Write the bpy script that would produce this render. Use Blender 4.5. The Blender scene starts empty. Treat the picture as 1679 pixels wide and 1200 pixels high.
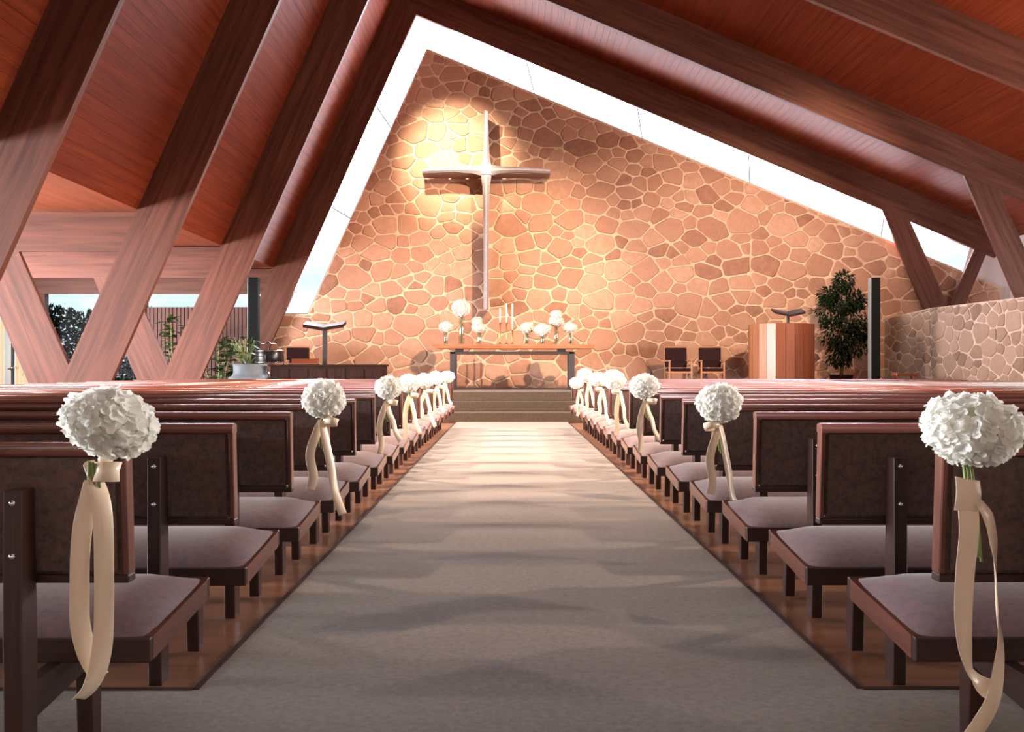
import bpy, bmesh, math, random
import numpy as np
from mathutils import Vector, Matrix
random.seed(7)
C = bpy.context.scene.collection
PI = math.pi
sc = bpy.context.scene

# ------------------------------------------------------------------ camera, sky, lights, exposure
CX, CH, F = -0.063, 1.05, 1560.0
cam = bpy.data.cameras.new('camera'); cam.sensor_fit = 'HORIZONTAL'; cam.sensor_width = 36.0
cam.lens = 36.0 * F / 1679.0; cam.clip_start = 0.05; cam.clip_end = 300
camo = bpy.data.objects.new('camera', cam); C.objects.link(camo)
camo.location = (CX, 0, CH)
camo.rotation_euler = (PI/2 + math.atan(3.0/F), 0, -math.atan(5.5/F))
sc.camera = camo

sc.view_settings.view_transform = 'Standard'
sc.view_settings.look = 'None'
sc.view_settings.gamma = 1.0
sc.view_settings.use_curve_mapping = False
sc.view_settings.exposure = 0.38
try:
    sc.cycles.use_denoising = True
    sc.cycles.max_bounces = 8
    sc.cycles.diffuse_bounces = 4
    sc.cycles.transparent_max_bounces = 12
    sc.cycles.sample_clamp_indirect = 4.0
    sc.cycles.caustics_reflective = False
    sc.cycles.caustics_refractive = False
except Exception:
    pass

world = bpy.data.worlds.new('sky'); sc.world = world; world.use_nodes = True
wt = world.node_tree; wt.nodes.clear()
def wn(t, **k):
    n = wt.nodes.new(t)
    for a, b in k.items(): setattr(n, a, b)
    return n
w_out = wn('ShaderNodeOutputWorld'); w_bg = wn('ShaderNodeBackground')
w_tc = wn('ShaderNodeTexCoord'); w_sep = wn('ShaderNodeSeparateXYZ')
w_ramp = wn('ShaderNodeValToRGB')
w_noise = wn('ShaderNodeTexNoise'); w_noise.inputs['Scale'].default_value = 14; w_noise.inputs['Detail'].default_value = 6
w_map = wn('ShaderNodeMapping'); w_map.inputs['Scale'].default_value = (1, 1, 2.2)
w_mix = wn('ShaderNodeMixRGB'); w_mix.blend_type = 'MIX'
w_cr = wn('ShaderNodeValToRGB')
e = w_ramp.color_ramp
e.elements[0].position = 0.0; e.elements[0].color = (.70, .82, .90, 1)
e.elements[1].position = 0.34; e.elements[1].color = (2.6, 2.8, 3.1, 1)
e2 = e.elements.new(0.10); e2.color = (.86, .95, 1.0, 1)
e3 = e.elements.new(0.19); e3.color = (1.6, 1.7, 1.9, 1)
w_cr.color_ramp.elements[0].position = .42; w_cr.color_ramp.elements[0].color = (0, 0, 0, 1)
w_cr.color_ramp.elements[1].position = .62; w_cr.color_ramp.elements[1].color = (1, 1, 1, 1)
w_add = wn('ShaderNodeMixRGB'); w_add.blend_type = 'MULTIPLY'; w_add.inputs[0].default_value = 1
w_cl = wn('ShaderNodeMixRGB'); w_cl.inputs[1].default_value = (.80, .88, .95, 1); w_cl.inputs[2].default_value = (1.12, 1.1, 1.08, 1)
L = wt.links.new
L(w_tc.outputs['Generated'], w_sep.inputs[0]); L(w_sep.outputs['Z'], w_ramp.inputs[0])
L(w_tc.outputs['Generated'], w_map.inputs[0]); L(w_map.outputs[0], w_noise.inputs['Vector'])
L(w_noise.outputs['Fac'], w_cr.inputs[0]); L(w_cr.outputs[0], w_cl.inputs[0])
L(w_ramp.outputs[0], w_add.inputs[1]); L(w_cl.outputs[0], w_add.inputs[2])
L(w_add.outputs[0], w_bg.inputs[0]); w_bg.inputs[1].default_value = 1.0
L(w_bg.outputs[0], w_out.inputs[0])

def area(name, loc, target, sx, sy, power, col):
    d = bpy.data.lights.new(name, 'AREA'); d.shape = 'RECTANGLE'; d.size = sx; d.size_y = sy
    d.energy = power; d.color = col
    o = bpy.data.objects.new(name, d); C.objects.link(o); o.location = loc
    o.rotation_euler = (Vector(target) - Vector(loc)).to_track_quat('-Z', 'Y').to_euler()
    return o
def spot(name, loc, target, angle, blend, power, col, r=.06):
    d = bpy.data.lights.new(name, 'SPOT'); d.spot_size = math.radians(angle); d.spot_blend = blend
    d.energy = power; d.color = col; d.shadow_soft_size = r
    o = bpy.data.objects.new(name, d); C.objects.link(o); o.location = loc
    o.rotation_euler = (Vector(target) - Vector(loc)).to_track_quat('-Z', 'Y').to_euler()
    return o
WARM = (1.0, .685, .465); COOL = (.86, .93, 1.0)
def strip_light(name, p, q, w, power, col, back=(0, 1, .25)):     # a skylight strip lying along the sloping gable glass
    p, q = Vector(p), Vector(q); d = bpy.data.lights.new(name, 'AREA'); d.shape = 'RECTANGLE'
    d.size = (q-p).length; d.size_y = w; d.energy = power; d.color = col
    o = bpy.data.objects.new(name, d); C.objects.link(o)
    X = (q-p).normalized(); Z = Vector(back); Z = (Z - X*Z.dot(X)).normalized(); Y = Z.cross(X)
    m = Matrix((X, Y, Z)).transposed().to_4x4(); m.translation = (p+q)/2; o.matrix_world = m
area('daylight_side_window_west', (-12.9, 12.5, 1.75), (0, 12.5, 1.0), 12, 2.1, 4300, (1.0, .95, .95))
area('daylight_side_window_east', (11.7, 9.0, 1.9), (0, 9, .6), 11, 1.8, 1800, (1.0, .94, .88))
area('daylight_side_window_west_rear', (-12.9, 4.2, 1.8), (0, 3.4, .9), 4.6, 2.0, 1900, COOL)
area('overhead_rear_fill', (0, 2.6, 6.6), (0, 3.2, 0), 7, 4, 60, (.80, .95, 1.0))  # unseen soft fill added overhead to light the near carpet
strip_light('daylight_gable_shallow', (-1.5, 23.1, 8.8), (10.4, 23.1, 3.9), .9, 1500, (.96, .90, 1.0))
strip_light('daylight_gable_steep', (-5.0, 23.1, 2.9), (-2.4, 23.1, 8.6), .9, 850, (.96, .90, 1.0))
spot('cross_spot', (-2.15, 17.9, 7.9), (-1.35, 22.7, 6.0), 36, 1.0, 4600, (1.0, .80, .56))
spot('altar_spot', (2.8, 14.0, 7.0), (-.9, 22.7, 2.5), 50, .9, 4900, WARM)
spot('wall_spot', (6.0, 14.0, 5.6), (5.2, 22.7, 2.7), 66, 1.0, 2300, (1.0, .68, .46))
spot('aisle_spot', (-1.2, 14.1, 8.4), (0, 13.0, 0), 76, .9, 900, (1.0, .70, .52), .15)  # this and the next: unseen warm fill added in the roof for the aisle
spot('aisle_fill_spot_b', (-1.2, 10.0, 8.2), (0, 9.4, 0), 58, 1.0, 2000, (1.0, .70, .52), .15)
for x_ in (-2.4, 2.6):           # unseen warm fill added high in the nave to brighten the pew backs
    spot('nave_fill', (x_, 3.6, 6.6), (x_*1.1, 12.5, 0), 42, .9, 7500, (1.0, .72, .55), .12)
for y_, k_ in ((7.6, .2), (12.0, .85), (16.4, .85)):        # unseen warm fill added under both eaves to stripe the aisle carpet
    spot('eave_fill_west', (-5.3, y_, 3.2), (.2, y_, 0), 84, .5, 3000*k_, (1.0, .70, .52), .06)
    spot('eave_fill_east', (6.4, y_, 3.9), (-.2, y_, 0), 72, .5, 4300*k_, (1.0, .70, .52), .06)

# ------------------------------------------------------------------ materials
def newmat(name):
    m = bpy.data.materials.new(name); m.use_nodes = True
    nt = m.node_tree; nt.nodes.clear()
    o = nt.nodes.new('ShaderNodeOutputMaterial'); b = nt.nodes.new('ShaderNodeBsdfPrincipled')
    nt.links.new(b.outputs[0], o.inputs[0])
    return m, nt, b, o
def ramp(nt, stops):
    r = nt.nodes.new('ShaderNodeValToRGB').color_ramp
    n = r.id_data
    node = [x for x in nt.nodes if x.type == 'VALTORGB'][-1]
    while len(r.elements) < len(stops): r.elements.new(.5)
    for el, (p, c) in zip(r.elements, stops): el.position = p; el.color = (*c, 1)
    return node
def wood(name, dark, light, rough=.45, coat=0.0, sc_=(1.2, 26, 26), bump=.15, coords='grain', spec=.5):
    m, nt, b, o = newmat(name)
    at = nt.nodes.new('ShaderNodeAttribute'); at.attribute_name = 'grain'
    mp = nt.nodes.new('ShaderNodeMapping'); mp.inputs['Scale'].default_value = sc_
    nz = nt.nodes.new('ShaderNodeTexNoise'); nz.inputs['Scale'].default_value = 1.0; nz.inputs['Detail'].default_value = 7; nz.inputs['Distortion'].default_value = .6
    rp = ramp(nt, [(.3, dark), (.72, light)])
    nt.links.new(at.outputs['Vector'], mp.inputs[0]); nt.links.new(mp.outputs[0], nz.inputs['Vector'])
    nt.links.new(nz.outputs['Fac'], rp.inputs[0])
    oi = nt.nodes.new('ShaderNodeObjectInfo'); hsv = nt.nodes.new('ShaderNodeHueSaturation')
    mr = nt.nodes.new('ShaderNodeMapRange'); mr.inputs['To Min'].default_value = .88; mr.inputs['To Max'].default_value = 1.12
    nt.links.new(oi.outputs['Random'], mr.inputs[0]); nt.links.new(mr.outputs[0], hsv.inputs['Value'])
    nt.links.new(rp.outputs[0], hsv.inputs['Color']); nt.links.new(hsv.outputs[0], b.inputs['Base Color'])
    b.inputs['Roughness'].default_value = rough; b.inputs['Coat Weight'].default_value = coat; b.inputs['Coat Roughness'].default_value = .18; b.inputs['Specular IOR Level'].default_value = spec
    if bump:
        bp = nt.nodes.new('ShaderNodeBump'); bp.inputs['Strength'].default_value = bump; bp.inputs['Distance'].default_value = .01
        nt.links.new(nz.outputs['Fac'], bp.inputs['Height']); nt.links.new(bp.outputs[0], b.inputs['Normal'])
    return m
def plain(name, col, rough=.5, metal=0.0, spec=.5, coat=0.0, noise=0.0, scale=40):
    m, nt, b, o = newmat(name)
    b.inputs['Base Color'].default_value = (*col, 1); b.inputs['Roughness'].default_value = rough
    b.inputs['Metallic'].default_value = metal; b.inputs['Specular IOR Level'].default_value = spec; b.inputs['Coat Weight'].default_value = coat
    if noise:
        tc = nt.nodes.new('ShaderNodeTexCoord'); nz = nt.nodes.new('ShaderNodeTexNoise'); nz.inputs['Scale'].default_value = scale; nz.inputs['Detail'].default_value = 4
        rp = ramp(nt, [(.3, tuple(c*(1-noise) for c in col)), (.7, tuple(min(1, c*(1+noise)) for c in col))])
        nt.links.new(tc.outputs['Object'], nz.inputs['Vector']); nt.links.new(nz.outputs['Fac'], rp.inputs[0]); nt.links.new(rp.outputs[0], b.inputs['Base Color'])
    return m
def fabric(name, stops, scale=60, rough=.9, sheen=.3, sc2=320, spec=.3):
    m, nt, b, o = newmat(name)
    tc = nt.nodes.new('ShaderNodeTexCoord')
    nz = nt.nodes.new('ShaderNodeTexNoise'); nz.inputs['Scale'].default_value = scale; nz.inputs['Detail'].default_value = 5; nz.inputs['Roughness'].default_value = .75
    rp = ramp(nt, stops)
    n2 = nt.nodes.new('ShaderNodeTexNoise'); n2.inputs['Scale'].default_value = sc2
    bp = nt.nodes.new('ShaderNodeBump'); bp.inputs['Strength'].default_value = .35; bp.inputs['Distance'].default_value = .003
    nt.links.new(tc.outputs['Object'], nz.inputs['Vector']); nt.links.new(tc.outputs['Object'], n2.inputs['Vector'])
    nt.links.new(nz.outputs['Fac'], rp.inputs[0]); nt.links.new(rp.outputs[0], b.inputs['Base Color'])
    nt.links.new(n2.outputs['Fac'], bp.inputs['Height']); nt.links.new(bp.outputs[0], b.inputs['Normal'])
    b.inputs['Roughness'].default_value = rough; b.inputs['Sheen Weight'].default_value = sheen; b.inputs['Specular IOR Level'].default_value = spec
    return m
def stone_mat(name, stops, mscale=9):
    m, nt, b, o = newmat(name)
    at = nt.nodes.new('ShaderNodeAttribute'); at.attribute_name = 'tone'
    tc = nt.nodes.new('ShaderNodeTexCoord')
    nz = nt.nodes.new('ShaderNodeTexNoise'); nz.inputs['Scale'].default_value = mscale; nz.inputs['Detail'].default_value = 8; nz.inputs['Roughness'].default_value = .65
    ad = nt.nodes.new('ShaderNodeMath'); ad.operation = 'MULTIPLY_ADD'; ad.inputs[1].default_value = .5; 
    nt.links.new(tc.outputs['Object'], nz.inputs['Vector']); nt.links.new(nz.outputs['Fac'], ad.inputs[0]); nt.links.new(at.outputs['Fac'], ad.inputs[2])
    rp = ramp(nt, stops); nt.links.new(ad.outputs[0], rp.inputs[0]); nt.links.new(rp.outputs[0], b.inputs['Base Color'])
    bp = nt.nodes.new('ShaderNodeBump'); bp.inputs['Strength'].default_value = .5; bp.inputs['Distance'].default_value = .02
    nt.links.new(nz.outputs['Fac'], bp.inputs['Height']); nt.links.new(bp.outputs[0], b.inputs['Normal'])
    b.inputs['Roughness'].default_value = .9; b.inputs['Specular IOR Level'].default_value = .2
    return m
def glass_mat(name, tint=(.97, .99, 1), gloss=.0006):
    m = bpy.data.materials.new(name); m.use_nodes = True; nt = m.node_tree; nt.nodes.clear()
    o = nt.nodes.new('ShaderNodeOutputMaterial'); mx = nt.nodes.new('ShaderNodeMixShader')
    t = nt.nodes.new('ShaderNodeBsdfTransparent'); g = nt.nodes.new('ShaderNodeBsdfGlossy')
    t.inputs[0].default_value = (*tint, 1); g.inputs['Roughness'].default_value = .05; mx.inputs[0].default_value = gloss
    nt.links.new(t.outputs[0], mx.inputs[1]); nt.links.new(g.outputs[0], mx.inputs[2]); nt.links.new(mx.outputs[0], o.inputs[0])
    return m
def petal_mat(name, col, trans=.35):
    m = bpy.data.materials.new(name); m.use_nodes = True; nt = m.node_tree; nt.nodes.clear()
    o = nt.nodes.new('ShaderNodeOutputMaterial'); mx = nt.nodes.new('ShaderNodeMixShader'); mx.inputs[0].default_value = trans
    d = nt.nodes.new('ShaderNodeBsdfPrincipled'); t = nt.nodes.new('ShaderNodeBsdfTranslucent')
    at = nt.nodes.new('ShaderNodeAttribute'); at.attribute_name = 'tone'
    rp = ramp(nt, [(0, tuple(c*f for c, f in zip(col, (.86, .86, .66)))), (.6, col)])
    nt.links.new(at.outputs['Fac'], rp.inputs[0]); nt.links.new(rp.outputs[0], d.inputs['Base Color']); nt.links.new(rp.outputs[0], t.inputs[0])
    d.inputs['Roughness'].default_value = .6; d.inputs['Sheen Weight'].default_value = .2; d.inputs['Specular IOR Level'].default_value = .25
    nt.links.new(d.outputs[0], mx.inputs[1]); nt.links.new(t.outputs[0], mx.inputs[2]); nt.links.new(mx.outputs[0], o.inputs[0])
    return m

M = {}
M['beam'] = wood('beam_wood', (.052, .013, .0065), (.125, .040, .022), .55, 0, (.8, 14, 14), .1, spec=.3)
M['ceil'] = wood('ceiling_wood', (.095, .013, .0035), (.165, .028, .008), .6, 0, (.7, 16, 16), .1, spec=.15)
M['soffit'] = wood('soffit_wood', (.17, .042, .018), (.26, .075, .034), .55, 0, (.7, 16, 16), .1, spec=.2)
M['pew'] = wood('pew_wood', (.085, .026, .016), (.17, .052, .032), .32, .4, (2, 40, 40), .05)
M['rail'] = wood('pew_top_rail_wood', (.075, .020, .012), (.145, .042, .026), .32, .5, (2, 40, 40), 0)
M['pew_leg'] = wood('pew_leg_wood', (.022, .008, .006), (.055, .018, .012), .5, .05, (2, 40, 40), .05)
M['back'] = fabric('pew_back_fabric', [(.3, (.055, .038, .035)), (.48, (.098, .066, .060)), (.6, (.15, .080, .062)), (.72, (.105, .098, .095))], 45, .95, .15)
M['seat'] = fabric('pew_seat_fabric', [(.3, (.065, .036, .042)), (.48, (.120, .068, .076)), (.6, (.165, .070, .070)), (.75, (.15, .105, .118))], 40, .62, .4, 320, .5)
M['carpet'] = fabric('carpet_pile', [(.3, (.172, .158, .143)), (.7, (.272, .250, .226))], 38, 1.0, .15, 260, .1)
M['step'] = fabric('step_carpet', [(.3, (.062, .046, .034)), (.7, (.10, .076, .056))], 30, 1.0, .1, 200, .1)
M['floorwood'] = wood('floor_wood', (.20, .095, .052), (.34, .18, .105), .33, .35, (.9, 9, 9), .05)
M['edge'] = plain('floor_edge_strip', (.045, .020, .016), .5)
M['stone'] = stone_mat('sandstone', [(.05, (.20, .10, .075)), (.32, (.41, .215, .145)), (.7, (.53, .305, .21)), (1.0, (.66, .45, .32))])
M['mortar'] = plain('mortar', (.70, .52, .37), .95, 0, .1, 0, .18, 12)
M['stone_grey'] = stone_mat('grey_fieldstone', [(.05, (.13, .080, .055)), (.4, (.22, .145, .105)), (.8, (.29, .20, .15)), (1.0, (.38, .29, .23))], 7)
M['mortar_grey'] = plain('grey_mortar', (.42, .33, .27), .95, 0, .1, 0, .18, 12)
M['glass'] = glass_mat('window_glass')
M['frame_dark'] = plain('window_joint', (.05, .05, .055), .5)
M['white_frame'] = plain('white_frame', (.8, .82, .85), .4)
M['silver'] = plain('cross_metal', (.36, .34, .37), .55, .35, .5, 0, .15, 30)
M['bronze'] = plain('cross_edge_metal', (.20, .13, .12), .5, .6)
M['petal'] = petal_mat('white_petal', (.95, .95, .91))
M['stem'] = plain('green_stem', (.22, .30, .10), .5)
M['ribbon'] = plain('champagne_satin', (.90, .75, .56), .32, 0, .6)
M['altar_top'] = wood('altar_top_wood', (.34, .13, .06), (.55, .25, .13), .4, .2, (1.5, 20, 20), .05)
M['iron'] = plain('dark_iron', (.06, .055, .06), .5, .3)
M['vase'] = glass_mat('vase_glass', (.93, .95, .93), .12)
M['candle'] = plain('candle_wax', (.92, .86, .72), .4)
M['brass'] = plain('brass', (.55, .34, .12), .3, .9)
M['maroon'] = plain('maroon_leather', (.022, .007, .009), .7, 0, .15)
M['chairwood'] = wood('chair_wood', (.34, .15, .07), (.5, .24, .12), .45, .1, (2, 30, 30), .05)
M['stave_a'] = wood('stave_red', (.15, .036, .011), (.23, .062, .020), .5, .08, (1.2, 22, 22), .05)
M['stave_b'] = wood('stave_amber', (.25, .095, .042), (.33, .14, .065), .5, .08, (1.2, 22, 22), .05)
M['stave_glint'] = wood('stave_highlight', (.28, .17, .12), (.36, .23, .17), .35, .3, (1.2, 22, 22), .05)  # bright sheen on the pulpit, painted in as a paler stave colour
M['darkwood'] = wood('dark_wood', (.018, .007, .006), (.042, .016, .012), .65, 0, (2, 30, 30), .05, spec=.15)
M['black'] = plain('black_lacquer', (.012, .013, .016), .3)
M['spk'] = plain('speaker_black', (.006, .008, .008), .8, 0, .12)
M['spk_edge'] = plain('speaker_edge', (.30, .34, .34), .4, .5)
M['chrome'] = plain('chrome', (.8, .82, .88), .15, 1.0)
M['planter'] = plain('blue_grey_planter', (.21, .26, .31), .6, 0, .4, 0, .08, 8)
M['soil'] = plain('soil', (.04, .03, .02), .9)
M['leaf'] = plain('plant_leaf', (.026, .060, .014), .45, 0, .5, 0, .35, 6)
M['leaf_dark'] = plain('ficus_leaf', (.010, .022, .008), .9, 0, .1, 0, .3, 6)
M['leaf_hedge'] = plain('hedge_leaf', (.006, .010, .005), 1.0, 0, .02, 0, .4, 4)
M['bark'] = plain('bark', (.09, .06, .04), .9, 0, .2, 0, .3, 20)
M['slat'] = wood('slat_wood', (.060, .011, .004), (.11, .024, .009), .6, 0, (1.5, 20, 20), .05)
M['wall_dark'] = plain('dark_wall', (.035, .02, .016), .8)
M['pale_wall'] = wood('pale_panel', (.58, .52, .52), (.72, .67, .67), .3, .3, (.8, 8, 8), .03)
M['plaster'] = plain('plaster', (.42, .33, .27), .9, 0, .2, 0, .06, 3)
M['ground'] = plain('outdoor_ground', (.16, .17, .13), .95, 0, .1, 0, .2, 2)
m, nt, b, o = newmat('blind_fabric')
b.inputs['Base Color'].default_value = (.92, .80, .60, 1); b.inputs['Roughness'].default_value = .8
tr = nt.nodes.new('ShaderNodeBsdfTranslucent'); tr.inputs[0].default_value = (1.0, .86, .62, 1)
mx = nt.nodes.new('ShaderNodeMixShader'); mx.inputs[0].default_value = .65
nt.links.new(b.outputs[0], mx.inputs[1]); nt.links.new(tr.outputs[0], mx.inputs[2]); nt.links.new(mx.outputs[0], o.inputs[0])
M['blind'] = m

# ------------------------------------------------------------------ mesh helpers
class MB:
    def __init__(s): s.v = []; s.f = []; s.sm = []; s.tone = {}
    def add(s, vs, fs, smooth=False, tone=None):
        n = len(s.v); s.v += [tuple(p) for p in vs]
        for f in fs: s.f.append(tuple(i+n for i in f)); s.sm.append(smooth)
        if tone is not None:
            for i in range(n, len(s.v)): s.tone[i] = tone
        return s
    def box(s, x0, x1, y0, y1, z0, z1, mat=None):
        vs = [Vector(p) for p in ((x0,y0,z0),(x1,y0,z0),(x1,y1,z0),(x0,y1,z0),(x0,y0,z1),(x1,y0,z1),(x1,y1,z1),(x0,y1,z1))]
        if mat is not None: vs = [mat @ p for p in vs]
        return s.add(vs, [(3,2,1,0),(4,5,6,7),(0,1,5,4),(1,2,6,5),(2,3,7,6),(3,0,4,7)])
    def hexa(s, pts):
        return s.add(pts, [(3,2,1,0),(4,5,6,7),(0,1,5,4),(1,2,6,5),(2,3,7,6),(3,0,4,7)])
    def prism_y(s, poly, y0, y1):          # poly: list of (x,z)
        n = len(poly)
        a = sum(poly[i][0]*poly[(i+1)%n][1]-poly[(i+1)%n][0]*poly[i][1] for i in range(n))
        if a < 0: poly = poly[::-1]
        vs = [(x,y0,z) for x,z in poly] + [(x,y1,z) for x,z in poly]
        return s.add(vs, [tuple(range(n)), tuple(range(2*n-1, n-1, -1))] + [((i+1)%n, i, i+n, (i+1)%n+n) for i in range(n)])
    def prism_x(s, poly, x0, x1):          # poly: list of (y,z)
        n = len(poly)
        a = sum(poly[i][0]*poly[(i+1)%n][1]-poly[(i+1)%n][0]*poly[i][1] for i in range(n))
        if a < 0: poly = poly[::-1]
        vs = [(x0,y,z) for y,z in poly] + [(x1,y,z) for y,z in poly]
        return s.add(vs, [tuple(range(n-1,-1,-1)), tuple(range(n, 2*n))] + [(i, (i+1)%n, (i+1)%n+n, i+n) for i in range(n)])
    def tube(s, pts, r, n=8, caps=True, smooth=True):
        pts = [Vector(p) for p in pts]; rs = r if isinstance(r, (list, tuple)) else [r]*len(pts)
        base = len(s.v); vs = []; fs = []
        ref = Vector((0,0,1))
        for i, p in enumerate(pts):
            t = (pts[min(i+1, len(pts)-1)] - pts[max(i-1, 0)]).normalized()
            if abs(t.dot(ref)) > .95: rr = Vector((1,0,0))
            else: rr = ref
            u = t.cross(rr).normalized(); w = t.cross(u).normalized()
            for k in range(n):
                a = 2*PI*k/n; vs.append(p + u*math.cos(a)*rs[i] + w*math.sin(a)*rs[i])
        for i in range(len(pts)-1):
            for k in range(n):
                fs.append((i*n+k, i*n+(k+1)%n, (i+1)*n+(k+1)%n, (i+1)*n+k))
        s.add(vs, fs, smooth)
        if caps:
            s.f.append(tuple(base+k for k in range(n-1,-1,-1))); s.sm.append(False)
            e = base+(len(pts)-1)*n; s.f.append(tuple(e+k for k in range(n))); s.sm.append(False)
        return s
    def lathe(s, prof, cx=0, cy=0, n=24, smooth=True):   # prof (r,z)
        vs = []; fs = []
        for r, z in prof:
            for k in range(n):
                a = 2*PI*k/n; vs.append((cx+r*math.cos(a), cy+r*math.sin(a), z))
        for i in range(len(prof)-1):
            for k in range(n): fs.append((i*n+k, i*n+(k+1)%n, (i+1)*n+(k+1)%n, (i+1)*n+k))
        if prof[0][0] > 1e-4: fs.append(tuple(range(n-1,-1,-1)))
        if prof[-1][0] > 1e-4: fs.append(tuple((len(prof)-1)*n+k for k in range(n)))
        return s.add(vs, fs, smooth)
    def mesh(s, name, mat, bevel=0, grain=None, seg=1):
        me = bpy.data.meshes.new(name); me.from_pydata(s.v, [], s.f)
        for p, sm in zip(me.polygons, s.sm): p.use_smooth = sm
        if bevel:
            bm = bmesh.new(); bm.from_mesh(me)
            bmesh.ops.bevel(bm, geom=list(bm.edges), offset=bevel, segments=seg, affect='EDGES', clamp_overlap=True)
            bm.to_mesh(me); bm.free()
        me.materials.append(mat)
        co = np.empty(len(me.vertices)*3, dtype=np.float32); me.vertices.foreach_get('co', co); co = co.reshape(-1, 3)
        if grain is not None:
            d = np.array(Vector(grain).normalized()); up = np.array([0,1,0]) if abs(d[1]) < .9 else np.array([0,0,1])
            u = np.cross(d, up); u /= np.linalg.norm(u); w = np.cross(d, u)
            g = np.stack([co@d, co@u, co@w], 1)
        else:
            ext = co.max(0)-co.min(0); ax = int(np.argmax(ext)); g = co[:, [ax, (ax+1)%3, (ax+2)%3]]
        at = me.attributes.new('grain', 'FLOAT_VECTOR', 'POINT'); at.data.foreach_set('vector', g.astype(np.float32).ravel())
        if s.tone and not bevel:
            ta = me.attributes.new('tone', 'FLOAT', 'POINT')
            arr = np.zeros(len(me.vertices), dtype=np.float32)
            for i, t in s.tone.items(): arr[i] = t
            ta.data.foreach_set('value', arr)
        return me
    def obj(s, name, mat, parent=None, **k):
        return link(name, s.mesh(name, mat, **k), parent)
def link(name, me, parent=None, loc=None):
    o = bpy.data.objects.new(name, me); C.objects.link(o)
    if parent is not None: o.parent = parent
    if loc is not None: o.location = loc
    return o
def tag(o, label, cat, group=None):
    o['label'] = label; o['category'] = cat
    if group: o['group'] = group
    return o
def thing(name, label, cat, loc=(0,0,0), rz=0, group=None):
    o = bpy.data.objects.new(name, None); C.objects.link(o); o.empty_display_size = .2
    o.location = loc; o.rotation_euler = (0,0,rz)
    return tag(o, label, cat, group)
def structure(o): o['kind'] = 'structure'; return o
def sroot(name):
    o = bpy.data.objects.new(name, None); C.objects.link(o); o['kind'] = 'structure'; return o
def copy_tree(o, parent=None, loc=None):
    c = o.copy(); C.objects.link(c); c.parent = parent
    if loc is not None: c.location = loc
    for ch in list(o.children): copy_tree(ch, c)
    return c
def ordinal(n):
    return ['zeroth','first','second','third','fourth','fifth','sixth','seventh','eighth','ninth','tenth','eleventh','twelfth',
            'thirteenth','fourteenth','fifteenth','sixteenth','seventeenth'][n]

# roof profile (x,z): distance of a sloping plane from the camera axis
LN = (.9152, .4032); RN = (.386, .9225)
def left_x(D, z):  return CX + (-D + LN[1]*(z-CH))/LN[0]
def right_z(D, x): return CH + (D - RN[0]*(x-CX))/RN[1]
def ridge(DL, DR):
    a = -DL/LN[0]; b = LN[1]/LN[0]
    dz = (DR - RN[0]*a)/(RN[0]*b + RN[1]); return CX + a + b*dz, CH + dz
DLi, DRi, BD = 5.362, 6.85, .68
DLc, DRc = DLi+BD, DRi+BD
FR = [1.9, 6.0, 10.12, 14.25, 18.4, 22.45]
YW = 22.75

# ------------------------------------------------------------------ floor, carpet, platform
structure(MB().box(-13.2, 12.2, -4.2, 22.9, -.25, -.012).obj('floor', M['floorwood'], grain=(1,0,0)))
car = MB(); car.box(-1.07, 1.07, 3.1, 18.35, -.012, .004); car.box(-13.1, 12.1, -4.1, 3.1, -.012, .004)
cf = car.obj('floor_carpet', M['carpet']); structure(cf); cf.name = 'floor_carpet'
st = sroot('trim_1')
for s_ in (-1, 1):
    MB().box(s_*1.07-.02 if s_ < 0 else s_*1.07, s_*1.07 if s_ < 0 else s_*1.07+.02, 3.1, 18.3, -.012, .008).obj('edge_strip', M['edge'], st)
MB().box(-13, -1.09, 3.09, 3.115, -.012, .007).obj('edge_strip', M['edge'], st)
MB().box(1.09, 12, 3.09, 3.115, -.012, .007).obj('edge_strip', M['edge'], st)
PZ = .57
stp = tag(bpy.data.objects.new('chancel_steps', None), 'three brown carpeted steps rising at the end of the aisle', 'steps'); C.objects.link(stp)
for i, (y0, z0) in enumerate(((18.35, 0), (18.73, .19), (19.11, .38))):
    b_ = MB().box(-6.0, 8.6, y0, 19.49, z0-.01 if i == 0 else z0, z0+.19)
    b_.obj('step', M['step'], stp, bevel=.012, seg=2)
structure(MB().box(-6.0, 8.9, 19.49, YW, -.01, PZ).obj('floor_chancel', M['step']))

# ------------------------------------------------------------------ stone masonry
def clip(poly, a, b):   # keep side where (p-a).(b) <= 0
    out = []
    for i in range(len(poly)):
        p, q = poly[i], poly[(i+1) % len(poly)]
        dp = (p[0]-a[0])*b[0] + (p[1]-a[1])*b[1]; dq = (q[0]-a[0])*b[0] + (q[1]-a[1])*b[1]
        if dp <= 0: out.append(p)
        if (dp < 0 < dq) or (dq < 0 < dp):
            t = dp/(dp-dq); out.append((p[0]+(q[0]-p[0])*t, p[1]+(q[1]-p[1])*t))
    return out
def parea(p): return .5*abs(sum(p[i][0]*p[(i+1)%len(p)][1]-p[(i+1)%len(p)][0]*p[i][1] for i in range(len(p))))
def pcen(p): return (sum(a for a, _ in p)/len(p), sum(b for _, b in p)/len(p))
def inside_convexish(pt, poly):
    c = False
    for i in range(len(poly)):
        (x1, y1), (x2, y2) = poly[i], poly[(i+1)%len(poly)]
        if (y1 > pt[1]) != (y2 > pt[1]) and pt[0] < (x2-x1)*(pt[1]-y1)/(y2-y1)+x1: c = not c
    return c
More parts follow.
